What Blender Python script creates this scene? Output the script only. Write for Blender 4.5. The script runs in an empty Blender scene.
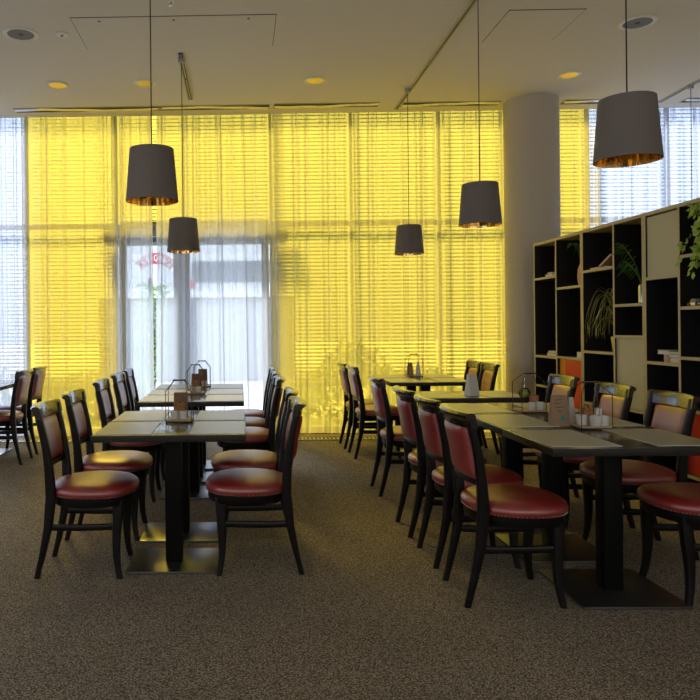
import bpy, bmesh, math, random
from mathutils import Vector, Matrix
from math import radians as RAD, sin, cos, pi
random.seed(7)
S = bpy.context.scene
COL = S.collection
CEIL = 3.76

# ------------------------------------------------------------------ materials
def nt(name):
    m = bpy.data.materials.new(name); m.use_nodes = True
    t = m.node_tree; t.nodes.clear()
    out = t.nodes.new('ShaderNodeOutputMaterial')
    return m, t, out
def pbr(name, col, rough=.5, metal=0., noise=0., nscale=20., bump=0., bscale=60., coat=0., spec=.5, sheen=0., stretch=None, ior=1.5, coatr=.12, coatior=1.5):
    m, t, out = nt(name)
    b = t.nodes.new('ShaderNodeBsdfPrincipled')
    b.inputs['Base Color'].default_value = (*col, 1)
    b.inputs['Roughness'].default_value = rough
    b.inputs['Metallic'].default_value = metal
    b.inputs['Specular IOR Level'].default_value = spec
    b.inputs['Coat Weight'].default_value = coat; b.inputs['IOR'].default_value = ior
    b.inputs['Coat Roughness'].default_value = coatr; b.inputs['Coat IOR'].default_value = coatior
    if sheen: b.inputs['Sheen Weight'].default_value = sheen
    t.links.new(b.outputs[0], out.inputs[0])
    tc = t.nodes.new('ShaderNodeTexCoord'); src = tc.outputs['Object']
    if stretch:
        mp = t.nodes.new('ShaderNodeMapping'); mp.inputs['Scale'].default_value = stretch
        t.links.new(src, mp.inputs[0]); src = mp.outputs[0]
    if noise:
        n = t.nodes.new('ShaderNodeTexNoise'); n.inputs['Scale'].default_value = nscale; n.inputs['Detail'].default_value = 5
        t.links.new(src, n.inputs['Vector'])
        r = t.nodes.new('ShaderNodeValToRGB')
        r.color_ramp.elements[0].position = .3; r.color_ramp.elements[1].position = .7
        r.color_ramp.elements[0].color = (*[c*(1-noise) for c in col], 1)
        r.color_ramp.elements[1].color = (*[min(1, c*(1+noise)) for c in col], 1)
        t.links.new(n.outputs[0], r.inputs[0]); t.links.new(r.outputs[0], b.inputs['Base Color'])
    if bump:
        n = t.nodes.new('ShaderNodeTexNoise'); n.inputs['Scale'].default_value = bscale; n.inputs['Detail'].default_value = 4
        t.links.new(src, n.inputs['Vector'])
        bp = t.nodes.new('ShaderNodeBump'); bp.inputs['Strength'].default_value = bump; bp.inputs['Distance'].default_value = .005
        t.links.new(n.outputs[0], bp.inputs['Height']); t.links.new(bp.outputs[0], b.inputs['Normal'])
    return m

def carpet_mat():
    m, t, out = nt('carpet'); N = t.nodes; L = t.links
    b = N.new('ShaderNodeBsdfPrincipled'); b.inputs['Roughness'].default_value = .95; b.inputs['Specular IOR Level'].default_value = .15
    L.new(b.outputs[0], out.inputs[0])
    tc = N.new('ShaderNodeTexCoord')
    mp = N.new('ShaderNodeMapping'); mp.inputs['Rotation'].default_value[2] = RAD(32); mp.inputs['Scale'].default_value = (1, 1.6, 1)
    L.new(tc.outputs['Object'], mp.inputs[0])
    v = N.new('ShaderNodeTexVoronoi'); v.inputs['Scale'].default_value = 118; v.inputs['Randomness'].default_value = .55
    L.new(mp.outputs[0], v.inputs['Vector'])
    r = N.new('ShaderNodeValToRGB'); e = r.color_ramp.elements
    e[0].position = .12; e[0].color = (.62, .53, .41, 1); e[1].position = .60; e[1].color = (.10, .085, .064, 1)
    L.new(v.outputs['Distance'], r.inputs[0])
    n = N.new('ShaderNodeTexNoise'); n.inputs['Scale'].default_value = 130; n.inputs['Detail'].default_value = 3
    L.new(tc.outputs['Object'], n.inputs['Vector'])
    n2 = N.new('ShaderNodeTexNoise'); n2.inputs['Scale'].default_value = 1.3; n2.inputs['Detail'].default_value = 3
    L.new(tc.outputs['Object'], n2.inputs['Vector'])
    mr = N.new('ShaderNodeMapRange'); mr.inputs[1].default_value = .3; mr.inputs[2].default_value = .7; mr.inputs[3].default_value = .6; mr.inputs[4].default_value = 1.35
    L.new(n.outputs[0], mr.inputs[0])
    mr2 = N.new('ShaderNodeMapRange'); mr2.inputs[1].default_value = .3; mr2.inputs[2].default_value = .7; mr2.inputs[3].default_value = .9; mr2.inputs[4].default_value = 1.08
    L.new(n2.outputs[0], mr2.inputs[0])
    mu = N.new('ShaderNodeMath'); mu.operation = 'MULTIPLY'; L.new(mr.outputs[0], mu.inputs[0]); L.new(mr2.outputs[0], mu.inputs[1])
    sc = N.new('ShaderNodeVectorMath'); sc.operation = 'SCALE'
    L.new(r.outputs[0], sc.inputs[0]); L.new(mu.outputs[0], sc.inputs['Scale']); L.new(sc.outputs[0], b.inputs['Base Color'])
    bp = N.new('ShaderNodeBump'); bp.inputs['Strength'].default_value = .5; bp.inputs['Distance'].default_value = .004; bp.invert = True
    L.new(v.outputs['Distance'], bp.inputs['Height']); L.new(bp.outputs[0], b.inputs['Normal'])
    return m

def sheer_mat():
    # thin woven cloth: the share of thread seen grows as the cloth turns edge-on
    m, t, out = nt('sheer_fabric'); N = t.nodes; L = t.links
    g = N.new('ShaderNodeNewGeometry')
    d = N.new('ShaderNodeVectorMath'); d.operation = 'DOT_PRODUCT'
    L.new(g.outputs['Normal'], d.inputs[0]); L.new(g.outputs['Incoming'], d.inputs[1])
    a = N.new('ShaderNodeMath'); a.operation = 'ABSOLUTE'; L.new(d.outputs['Value'], a.inputs[0])
    mx = N.new('ShaderNodeMath'); mx.operation = 'MAXIMUM'; mx.inputs[1].default_value = .15; L.new(a.outputs[0], mx.inputs[0])
    dv = N.new('ShaderNodeMath'); dv.operation = 'DIVIDE'; dv.inputs[0].default_value = 1; L.new(mx.outputs[0], dv.inputs[1])
    pw = N.new('ShaderNodeMath'); pw.operation = 'POWER'; pw.inputs[0].default_value = SHEER_OPEN; L.new(dv.outputs[0], pw.inputs[1])
    tr = N.new('ShaderNodeBsdfTransparent')
    tl = N.new('ShaderNodeBsdfTranslucent'); tl.inputs[0].default_value = (.72, .735, .77, 1)
    df = N.new('ShaderNodeBsdfDiffuse'); df.inputs[0].default_value = (.90, .91, .94, 1)
    m1 = N.new('ShaderNodeMixShader'); m1.inputs[0].default_value = .10; L.new(tl.outputs[0], m1.inputs[1]); L.new(df.outputs[0], m1.inputs[2])
    m2 = N.new('ShaderNodeMixShader'); L.new(pw.outputs[0], m2.inputs[0]); L.new(m1.outputs[0], m2.inputs[1]); L.new(tr.outputs[0], m2.inputs[2])
    L.new(m2.outputs[0], out.inputs[0])
    return m
SHEER_OPEN = .42

def pane_mat(name, col):
    m, t, out = nt(name); N = t.nodes; L = t.links
    tr = N.new('ShaderNodeBsdfTransparent'); tr.inputs[0].default_value = (*col, 1)
    gl = N.new('ShaderNodeBsdfGlossy'); gl.inputs['Roughness'].default_value = .02
    fr = N.new('ShaderNodeFresnel'); fr.inputs[0].default_value = 1.3
    mx = N.new('ShaderNodeMixShader'); L.new(fr.outputs[0], mx.inputs[0]); L.new(tr.outputs[0], mx.inputs[1]); L.new(gl.outputs[0], mx.inputs[2])
    L.new(mx.outputs[0], out.inputs[0])
    return m

def glass_mat():
    m, t, out = nt('ornament_glass'); N = t.nodes; L = t.links
    tr = N.new('ShaderNodeBsdfTransparent'); tr.inputs[0].default_value = (.97, .98, .96, 1)
    gl = N.new('ShaderNodeBsdfGlossy'); gl.inputs['Roughness'].default_value = .03
    fr = N.new('ShaderNodeFresnel'); fr.inputs[0].default_value = 1.6
    mx = N.new('ShaderNodeMixShader'); L.new(fr.outputs[0], mx.inputs[0]); L.new(tr.outputs[0], mx.inputs[1]); L.new(gl.outputs[0], mx.inputs[2])
    L.new(mx.outputs[0], out.inputs[0])
    return m

M = dict(
    carpet=carpet_mat(), sheer=sheer_mat(),
    ceiling=pbr('ceiling_paint', (.80, .75, .67), .85, bump=.1, bscale=8),
    wall=pbr('wall_paint', (.74, .66, .55), .85, bump=.1, bscale=30),
    column=pbr('column_paint', (.54, .49, .41), .75, bump=.15, bscale=60),
    lacquer=pbr('black_lacquer', (.005, .004, .004), .4, bump=.06, bscale=40, spec=.26), gloss=pbr('polished_black_lacquer', (.010, .008, .007), .16, coat=.5, ior=1.7),
    leather=pbr('red_leather', (.25, .014, .015), .42, noise=.14, nscale=14, bump=.08, bscale=160, ior=1.8, coat=.55, coatr=.38, coatior=1.75),
    brass=pbr('stud_metal', (.40, .34, .26), .35, 1.),
    tableedge=pbr('dark_edge_band', (.018, .015, .013), .45, spec=.3), tabletop=pbr('dark_laminate', (.045, .036, .030), .2, noise=.25, nscale=12, stretch=(1, 8, 1), ior=1.8),
    placemat=pbr('placemat_vinyl', (.40, .375, .30), .34, noise=.10, nscale=300, bump=.1, bscale=400, ior=2.5),
    blacksteel=pbr('black_steel', (.004, .004, .004), .5, spec=.10),
    plate=pbr('polished_plate', (.17, .17, .175), .33, .9),
    wire=pbr('black_wire', (.012, .011, .011), .4),
    lightwood=pbr('tray_wood', (.42, .30, .17), .5, noise=.15, nscale=30, stretch=(1, 10, 1)),
    kraft=pbr('kraft_paper', (.31, .205, .13), .85, noise=.1, nscale=40, bump=.2, bscale=60),
    paper=pbr('white_paper', (.68, .66, .62), .8),
    print_dark=pbr('brown_print', (.11, .06, .04), .8), teal=pbr('teal_print', (.05, .28, .26), .7),
    ceramic=pbr('white_ceramic', (.66, .65, .62), .25, coat=.3),
    amber=pbr('amber_sachets', (.36, .17, .05), .5, noise=.4, nscale=60),
    shade=pbr('shade_fabric', (.185, .163, .150), .8, bump=.3, bscale=300),
    gold=pbr('gold_foil', (.80, .56, .25), .09, 1., noise=.1, nscale=8),
    ply=pbr('plywood_edge', (.50, .42, .26), .5, noise=.12, nscale=25, stretch=(1, 1, 6)),
    black_lam=pbr('black_board', (.010, .009, .010), .5, bump=.05),
    cream=pbr('cream_board', (.47, .45, .35), .5),
    redboard=pbr('red_board', (.78, .035, .012), .35, coat=.3),
    orange=pbr('orange_edge', (.95, .33, .03), .4),
    frame=pbr('window_metal', (.42, .42, .42), .45, .2),
    slat=pbr('slat_metal', (.12, .12, .12), .5, .2),
    yellowpane=pane_mat('yellow_glass', (.79, .67, .225)),
    clearpane=pane_mat('clear_glass', (.755, .79, .865)), doorpane=pane_mat('door_glass', (.76, .79, .83)), fillpane=pane_mat('bronze_fill_glass', (.85, .785, .70)),  # bronze tint warms the daylight from the added fill windows
    white=pbr('white_plastic', (.86, .85, .80), .4), darkgap=pbr('dark_recess', (.02, .018, .016), .6),
    chrome=pbr('bright_metal', (.6, .58, .55), .18, 1.),
    speaker=pbr('grey_mesh', (.16, .155, .15), .6), downlight=pbr('brass_reflector', (.75, .58, .22), .28, 1.),
    leafg=pbr('leaf_green', (.10, .25, .035), .5, noise=.35, nscale=9),
    leafl=pbr('leaf_lime', (.34, .50, .08), .5, noise=.3, nscale=9),
    leafy=pbr('spider_leaf', (.36, .38, .14), .5, noise=.3, nscale=14),
    terracotta=pbr('terracotta', (.42, .19, .10), .7), pink=pbr('pink_glaze', (.60, .28, .20), .35), yellowpot=pbr('yellow_glaze', (.72, .58, .10), .3),
    bookpink=pbr('pink_cover', (.55, .34, .27), .6), bookgrey=pbr('slate_cover', (.16, .17, .19), .6), bookwhite=pbr('pale_cover', (.62, .58, .50), .6),
    bookgreen=pbr('green_cover', (.03, .15, .12), .6), bookdark=pbr('dark_kraft', (.17, .10, .065), .8, noise=.2, nscale=40), bookbrown=pbr('brown_cover', (.30, .19, .14), .6),
    paving=pbr('pale_paving', (.64, .58, .50), .9, noise=.1, nscale=3),
    facade=pbr('facade_render', (.20, .21, .22), .9, noise=.06, nscale=2), fascia=pbr('white_fascia', (.84, .83, .82), .6),
    shopglass=pbr('shopfront', (.20, .235, .27), .3), shopdark=pbr('shopfront_mullion', (.10, .11, .12), .5), signred=pbr('sign_red', (.62, .03, .05), .5),
    hedge=pbr('hedge_leaf', (.30, .44, .09), .6, noise=.4, nscale=5), bark=pbr('bark', (.07, .05, .035), .9),
    grille=pbr('grille_metal', (.42, .40, .34), .35, .8),
    soil=pbr('soil', (.05, .035, .025), .95),
)
M['glass'] = glass_mat()

# ------------------------------------------------------------------ mesh helpers
def link(o, parent=None):
    COL.objects.link(o)
    if parent is not None: o.parent = parent
    return o
def mk(name, bm, mat, parent=None, loc=None, smooth=35, rotz=None):
    me = bpy.data.meshes.new(name)
    bmesh.ops.recalc_face_normals(bm, faces=bm.faces)
    bm.to_mesh(me); bm.free()
    for mm in (mat if isinstance(mat, (list, tuple)) else [mat]): me.materials.append(M[mm])
    if smooth:
        me.polygons.foreach_set('use_smooth', [True]*len(me.polygons))
        me.set_sharp_from_angle(angle=RAD(smooth))
    o = bpy.data.objects.new(name, me)
    if loc: o.location = loc
    if rotz: o.rotation_euler[2] = rotz
    return link(o, parent)
def tag(o, label, cat, group=None, kind=None):
    o['label'] = label; o['category'] = cat
    if group: o['group'] = group
    if kind: o['kind'] = kind
    return o
def struct(o):
    o['kind'] = 'structure'; return o
def empty(name, loc=(0, 0, 0), rotz=0):
    o = bpy.data.objects.new(name, None); o.location = loc; o.rotation_euler[2] = rotz; o.empty_display_size = .1
    return link(o)
def dup(root, loc, rotz=None):
    r = root.copy(); COL.objects.link(r); r.location = loc
    if rotz is not None: r.rotation_euler[2] = rotz
    for ch in list(root.children):
        c = ch.copy(); COL.objects.link(c); c.parent = r
        for g in list(ch.children):
            d = g.copy(); COL.objects.link(d); d.parent = c
    return r
def box(bm, x0, x1, y0, y1, z0, z1, bev=0, mi=0, mtx=None):
    v = [bm.verts.new((x, y, z)) for x in (x0, x1) for y in (y0, y1) for z in (z0, z1)]
    fs = [bm.faces.new([v[i] for i in f]) for f in ((0, 1, 3, 2), (4, 6, 7, 5), (0, 4, 5, 1), (2, 3, 7, 6), (0, 2, 6, 4), (1, 5, 7, 3))]
    for f in fs: f.material_index = mi
    if bev:
        es = list({e for f in fs for e in f.edges})
        r = bmesh.ops.bevel(bm, geom=es, offset=bev, segments=2, affect='EDGES', profile=.6)
        for f in r['faces']: f.material_index = mi
        if mtx: bmesh.ops.transform(bm, matrix=mtx, verts=list({q for f in r['faces'] for q in f.verts} | {q for q in v if q.is_valid}))
    elif mtx:
        bmesh.ops.transform(bm, matrix=mtx, verts=v)
def bx(*a, **k):
    bm = bmesh.new(); box(bm, *a, **k); return bm
def loft(bm, rings, closed=True, caps=True):
    R = [[bm.verts.new(p) for p in r] for r in rings]
    n = len(R[0])
    for a, b in zip(R, R[1:]):
        for i in range(n if closed else n-1):
            j = (i+1) % n
            bm.faces.new((a[i], a[j], b[j], b[i]))
    if caps and closed:
        bm.faces.new(list(reversed(R[0]))); bm.faces.new(R[-1])
    return R
def rrect(w, h, r=.25):
    # rounded rectangle section, unit coordinates scaled
    out = []
    rr = min(w, h)*r
    for cx, cy, a0 in ((w/2-rr, h/2-rr, 0), (-w/2+rr, h/2-rr, 90), (-w/2+rr, -h/2+rr, 180), (w/2-rr, -h/2+rr, 270)):
        for k in (0, 45, 90):
            a = RAD(a0+k); out.append((cx+rr*cos(a), cy+rr*sin(a)))
    return out
def sweepz(bm, pts):
    # pts: (x,y,z,wx,wy): horizontal sections stacked in z
    loft(bm, [[(x+a, y+b, z) for a, b in rrect(wx, wy)] for x, y, z, wx, wy in pts])
def smooth_pts(pts, n=4):
    out = []
    P = [pts[0]]+list(pts)+[pts[-1]]
    for i in range(1, len(P)-2):
        for k in range(n):
            t = k/n
            out.append(tuple(.5*((2*b)+(c-a)*t+(2*a-5*b+4*c-d)*t*t+(-a+3*b-3*c+d)*t**3) for a, b, c, d in zip(P[i-1], P[i], P[i+1], P[i+2])))
    out.append(tuple(pts[-1])); return out
def tube(bm, pts, r, n=6, rend=None):
    pts = [Vector(p) for p in pts]; rings = []
    up = Vector((0, 0, 1)); prev = None
    for i, p in enumerate(pts):
        d = (pts[min(i+1, len(pts)-1)]-pts[max(i-1, 0)]).normalized()
        s = d.cross(up)
        if s.length < .05: s = d.cross(Vector((0, 1, 0)))
        s.normalize()
        if prev and prev.dot(s) < 0: s = -s
        prev = s; u = s.cross(d)
        rr = r if rend is None else r+(rend-r)*i/max(1, len(pts)-1)
        rings.append([p+s*rr*cos(2*pi*k/n)+u*rr*sin(2*pi*k/n) for k in range(n)])
    loft(bm, rings)
def lathe(bm, prof, n=32, c=(0, 0, 0), caps=True):
    loft(bm, [[(c[0]+r*cos(2*pi*k/n), c[1]+r*sin(2*pi*k/n), c[2]+z) for k in range(n)] for r, z in prof], caps=caps)

# ------------------------------------------------------------------ camera
F = 700.; psi = RAD(.9); rho = RAD(.6); H = 1.30
fw = Vector((-sin(psi), cos(psi), 0)); r0 = Vector((cos(psi), sin(psi), 0)); u0 = Vector((0, 0, 1))
Rv = r0*cos(rho)-u0*sin(rho); Uv = u0*cos(rho)+r0*sin(rho)
cam = bpy.data.cameras.new('camera'); co = bpy.data.objects.new('camera', cam); COL.objects.link(co)
mt = Matrix((Rv, Uv, -fw)).transposed().to_4x4(); mt.translation = (0, 0, H); co.matrix_world = mt
cam.sensor_width = 36; cam.lens = 36; cam.shift_x = (350-229.0)/700; cam.shift_y = (326.1-350)/700
cam.clip_start = .05; cam.clip_end = 200
S.camera = co

# ------------------------------------------------------------------ room shell
XL, XR, YB, YW = -6.5, 7.6, -3.2, 8.63
TOP = 4.05
struct(mk('floor', bx(XL-.1, XR+.1, YB-.1, YW+.05, -.12, 0), 'carpet', smooth=0))
bm = bmesh.new(); box(bm, XL-.1, XR+.1, YB-.1, 8.14, CEIL, TOP); box(bm, XL-.1, XR+.1, 8.14, YW+.1, TOP-.02, TOP+.1)
struct(mk('ceiling', bm, 'ceiling', smooth=0))
bm = bmesh.new()
box(bm, XL-.15, XL, YB-.1, YW+.1, 0, .1); box(bm, XL-.15, XL, YB-.1, YW+.1, 3.6, TOP)
for y0, y1 in ((YB-.1, -2.9), (-.1, .3), (3.1, YW+.1)): box(bm, XL-.15, XL, y0, y1, .1, 3.6)
struct(mk('wall_left', bm, 'wall', smooth=0))
k = 30
for y0, y1 in ((-2.9, -.1), (.3, 3.1)):  # unseen side windows, added to let in fill daylight
    w = struct(mk('window_%d' % k, bx(XL-.09, XL-.08, y0, y1, .1, 3.6), 'fillpane', smooth=0))
    bm = bmesh.new()
    for a in (y0, (y0+y1)/2-.03, y1-.06): box(bm, XL-.12, XL-.05, a, a+.06, .1, 3.6)
    for z in (.1, 3.54): box(bm, XL-.12, XL-.05, y0+.06, y1-.06, z, z+.06)
    mk('window_frame', bm, 'frame', w, smooth=0); k += 1
struct(mk('wall_right', bx(XR, XR+.15, YB-.1, YW+.1, 0, TOP), 'wall', smooth=0))
# back wall behind the camera; its band of windows is added as fill light
bm = bmesh.new()
box(bm, XL, XR, YB-.15, YB, 0, .7); box(bm, XL, XR, YB-.15, YB, 3.6, CEIL)
for x0, x1 in ((XL, -5.6), (-2.2, -1.4), (2.0, 2.8), (6.4, XR)): box(bm, x0, x1, YB-.15, YB, .7, 3.6)
struct(mk('wall_back', bm, 'wall', smooth=0))
k = 20
for x0, x1 in ((-5.6, -2.2), (-1.4, 2.0), (2.8, 6.4)):
    w = struct(mk('window_%d' % k, bx(x0, x1, YB-.09, YB-.08, .7, 3.6), 'fillpane', smooth=0))
    bm = bmesh.new()
    for a in (x0, (x0+x1)/2-.03, x1-.06): box(bm, a, a+.06, YB-.12, YB-.05, .7, 3.6)
    for z in (.7, 3.54): box(bm, x0+.06, x1-.06, YB-.12, YB-.05, z, z+.06)
    mk('window_frame', bm, 'frame', w, smooth=0); k += 1
bm = bmesh.new(); lathe(bm, [(.288, 0), (.288, CEIL)], 64, (3.255, 7.83, 0))
struct(mk('column', bm, 'column'))
# baseboards
struct(mk('baseboard_left', bx(XL, XL+.015, YB, YW-.6, 0, .09), 'darkgap', smooth=0))
struct(mk('baseboard_right', bx(XR-.015, XR, YB, YW-.6, 0, .09), 'darkgap', smooth=0))
# floor grille in front of the glass
bm = bmesh.new(); box(bm, XL+.02, XR-.02, 7.90, 7.915, .0, .012); box(bm, XL+.02, XR-.02, 8.045, 8.06, .0, .012)
x = XL+.03
while x < XR-.04:
    box(bm, x, x+.022, 7.915, 8.045, .002, .010); x += .045
struct(mk('trim_1', bm, 'grille', smooth=0))

# ------------------------------------------------------------------ window wall
YG = 8.50
bays = [(-6.45, -5.25, 'c'), (-5.25, -3.95, 'c'), (-3.95, -2.58, 'c'), (-2.58, -1.49, 'y'), (-1.49, .385, 'd'), (.385, 1.36, 'y'), (1.36, 2.42, 'y'),
        (2.42, 3.30, 'y'), (3.30, 4.20, 'y'), (4.20, 5.15, 'c'), (5.15, 6.3, 'c'), (6.3, 7.55, 'c')]
TR = 2.50
mull = .03
for i, (a, b, kd) in enumerate(bays):
    pm = 'clearpane' if kd == 'c' else 'yellowpane'
    a2, b2 = a+mull/2, b-mull/2
    if kd == 'd':
        w = struct(mk('window_%d' % (i+1), bx(a2, b2, YG, YG+.008, TR+.06, TOP-.03), 'yellowpane', smooth=0))
    else:
        w = struct(mk('window_%d' % (i+1), bx(a2, b2, YG, YG+.008,   .08, TOP-.03), pm, smooth=0))
    bm = bmesh.new()
    for xx in (a, b-mull/2): box(bm, xx, xx+mull/2, YG-.03, YG+.03, 0, TOP-.02)
    box(bm, a2, b2, YG-.03, YG+.03, TR, TR+.05)
    box(bm, a2, b2, YG-.05, YG+.05, TOP-.06, TOP-.02)
    if kd != 'd': box(bm, a2, b2, YG-.05, YG+.05, 0, .08)
    mk('window_frame', bm, 'frame', w, smooth=0)
    # outside blind
    b0 = .55 if kd != 'd' else TR+.08
    bl = empty('venetian_blind', ((a+b)/2, YG+.16, b0))
    top = TOP-.06
    bm = bmesh.new(); z = b0+.04; hw = (b2-a2)/2-.005
    while z < top-.05:
        t = RAD(33)
        d = .021
        p = [(-d*cos(t), -d*sin(t)), (0, .0035), (d*cos(t), d*sin(t))]
        # shallow curved slat, a thin closed strip
        rings = []
        for xx in (-hw, hw):
            rings.append([(xx, y, z-b0+q) for y, q in p]+[(xx, y, z-b0+q-.0014) for y, q in reversed(p)])
        loft(bm, rings); z += .0465
    mk('slats', bm, 'slat', bl, smooth=0)
    mk('headrail', bx(-hw, hw, -.03, .03, top-b0-.045, top-b0), 'slat', bl, smooth=0)
    mk('bottom_rail', bx(-hw, hw, -.024, .024, 0, .02), 'slat', bl, smooth=0)
    bm = bmesh.new()
    for q in (-hw+.15, 0, hw-.15):
        box(bm, q-.0015, q+.0015, -.0235, -.022, .02, top-b0-.045)
    mk('ladder_cord', bm, 'slat', bl, smooth=0)
    txt = {'c': 'grey slatted blind outside clear glass, ', 'y': 'grey slatted blind outside yellow glass, ', 'd': ''}[kd]
    where = ['at the far end of the white-curtained bays', 'second bay from the side wall', 'beside the first yellow bay', 'between the white-lit bay and the door',
             'short grey slatted blind outside the yellow glass above the door', 'just past the door', 'second bay past the door', 'before the column', 'behind the shelving beside the column',
             'first white-lit bay over the shelving', 'second white-lit bay over the shelving', 'last bay behind the shelving'][i]
    tag(bl, txt+where, 'blind', 'blinds outside the window wall')

# glazed double door in the door bay
d = struct(mk('door_1', bx(-1.42, .33, YG, YG+.008, .10, 2.42), 'doorpane', smooth=0))
bm = bmesh.new()
for x0, x1 in ((-1.46, -1.37), (-.80, -.60), (.27, .357)): box(bm, x0, x1, YG-.03, YG+.04, 0, 2.49)
for x0, x1 in ((-1.37, -.80), (-.60, .27)):
    box(bm, x0, x1, YG-.03, YG+.04, 2.40, 2.49); box(bm, x0, x1, YG-.03, YG+.04, 0, .10)
mk('door_frame', bm, 'frame', d, smooth=0)
bm = bmesh.new(); tube(bm, [(-.62, YG-.03, .8), (-.62, YG-.07, .8), (-.62, YG-.07, 1.3), (-.62, YG-.03, 1.3)], .011, 8)
mk('door_handle', bm, 'chrome', d)
# canopy beam outside above the door
struct(mk('lintel', bx(-1.7, .6, YG+.25, YG+.62, 2.36, 2.56), 'facade', smooth=0))

# ------------------------------------------------------------------ curtains
def curtain(x0, x1, y, label, seed, z0=.025, z1=TOP-.04, amp=.038, pitch=.11, flare=None):
    rnd = random.Random(seed)
    bm = bmesh.new(); n = int((x1-x0)/.0065); W = x1-x0
    zs = [z0, .03+z0, .35, .8, 1.3, 1.8, 2.3, 2.8, 3.3, 3.7, z1]
    # pinched pleats: narrow folds standing out of an almost flat cloth
    folds = []; p = rnd.uniform(.01, pitch*.5)
    while p < W:
        folds.append((p, rnd.choice((-1, 1))*rnd.uniform(.35, 1.0)*amp, rnd.uniform(.009, .022), rnd.uniform(-1, 1)))
        p += rnd.choice((.3, .5, .9, 1.5))*pitch*rnd.uniform(.7, 1.2)
    ph = [W*i/n for i in range(n+1)]
    def off(s, zt):
        v = .010*sin(s*17+seed)+.006*sin(s*41+seed*2)+.012*sin(s*3.1+seed+zt*1.3)
        for c, h, wd, dr in folds:
            d = (s-c-dr*.02*zt)/(wd*(1+.6*zt))
            if -3 < d < 3: v += h*(1+.4*zt)*math.exp(-d*d)
        return v
    grid = []
    for z in zs:
        zt = 1-(z-z0)/(z1-z0)
        row = []
        for i in range(n+1):
            s = ph[i]
            xx = x0+(x1-x0)*i/n
            if flare: xx += flare(i/n)*zt
            sh = 0
            row.append(bm.verts.new((xx+sh, y+off(s, zt*.35), z)))
        grid.append(row)
    for a, b in zip(grid, grid[1:]):
        for i in range(n):
            bm.faces.new((a[i], a[i+1], b[i+1], b[i]))
    o = mk('sheer_curtain', bm, 'sheer', smooth=80)
    return tag(o, label, 'curtain', 'sheer curtains along the window wall')
YC = 8.255
curtain(-6.4, -4.4, YC, 'white sheer curtain beside the side wall, beyond the small corner tables', 1)
curtain(-4.45, -2.52, YC, 'white sheer curtain behind the corner chairs, ending at the first yellow bay', 2)
curtain(-2.56, -1.46, YC-.02, 'sheer curtain glowing yellow between the white curtain and the door', 3)
curtain(-1.50, -1.02, YC, 'narrow white sheer curtain covering one side of the door, beside a gap', 4, pitch=.095)
curtain(-.955, .52, YC-.03, 'wide white sheer curtain over the door, behind the long table', 5, pitch=.12, amp=.042, flare=lambda u: (u-.4)*.10)
curtain(.40, 1.37, YC+.02, 'yellow-lit sheer curtain just past the door, behind the empty floor', 6)
curtain(1.355, 2.42, YC, 'yellow-lit sheer curtain behind the table by the window', 7)
curtain(2.405, 3.10, YC, 'yellow-lit sheer curtain ending at the round column', 8)
curtain(3.06, 4.26, YC+.02, 'sheer curtain behind the column, yellow beside it and white over the shelving', 9, pitch=.1)
curtain(4.20, 5.35, YC, 'white sheer curtain seen above the shelving, behind the big lamp', 10)
curtain(5.30, 7.5, YC, 'white sheer curtain at the far end above the shelving', 11)

# ------------------------------------------------------------------ outside
struct(mk('ground', bx(-40, 40, YW+.1, 60, -.2, -.05), 'paving', smooth=0))
bld = empty('shop_building', (0, 17, -.05))
bm = bmesh.new(); box(bm, -3.5, 1.35, .3, 6, 0, 3.7)
mk('wall', bm, 'facade', bld, smooth=0)
mk('fascia', bx(-3.5, 1.35, -.05, .28, 2.05, 3.75, bev=.02), 'fascia', bld, smooth=0)
bm = bmesh.new(); box(bm, -1.15, 1.0, -.09, -.05, 2.42, 2.92)
mk('fascia_band', bm, 'facade', bld, smooth=0)
bm = bmesh.new(); box(bm, -3.4, 1.25, .2, .3, .05, 2.02)
sf = mk('shopfront', bm, 'shopglass', bld, smooth=0)
bm = bmesh.new(); x = -3.4
while x < 1.3:
    box(bm, x, x+.08, .12, .2, .05, 2.02); x += 1.14
mk('shopfront_frame', bm, 'shopdark', sf, smooth=0)
tag(bld, 'building across the way with white fascia, faint red arched sign and grey shopfront', 'building')
# arched sign
cx, RR = -2.02, .56; cz = 3.04-RR
bm = bmesh.new()
def arc(r, w, a0, a1, n=24):
    r1 = []
    for i in range(n+1):
        a = RAD(a0+(a1-a0)*i/n)
        r1.append([(cx+q*sin(a), y, cz+q*cos(a)) for q, y in ((r, -.07), (r+w, -.07), (r+w, -.05), (r, -.05))])
    loft(bm, r1)
arc(RR-.13, .012, -50, 50); arc(RR+.07, .012, -50, 50)
mk('sign_border', bm, 'signred', bld, smooth=0)
bm = bmesh.new()
def letter(ch, ang, size):
    cu = bpy.data.curves.new('t', 'FONT'); cu.body = ch; cu.size = size; cu.extrude = .006; cu.align_x = 'CENTER'
    to = bpy.data.objects.new('t', cu); COL.objects.link(to)
    dg = bpy.context.evaluated_depsgraph_get(); me = bpy.data.meshes.new_from_object(to.evaluated_get(dg))
    a = RAD(ang)
    me.transform(Matrix.Translation((cx+(RR-.095)*sin(a), -.058, cz+(RR-.095)*cos(a))) @ Matrix.Rotation(a, 4, 'Y') @ Matrix.Rotation(pi/2, 4, 'X'))
    bm.from_mesh(me); bpy.data.objects.remove(to); bpy.data.curves.remove(cu); bpy.data.meshes.remove(me)
for ch, an in zip('KSI', (-42, -29, -17)): letter(ch, an, .20)
for ch, an in zip('ISN', (17, 29, 42)): letter(ch, an, .20)
mk('sign_lettering', bm, 'signred', bld, smooth=0)
sg = mk('sign_panel', bx(cx-.085, cx+.085, -.075, -.05, cz+RR-.16, cz+RR+.10), 'signred', bld, smooth=0)
bm = bmesh.new(); letter('0', 0, .22)
mk('sign_character', bm, 'fascia', sg, smooth=0).location = (0, -.025, 0)
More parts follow.
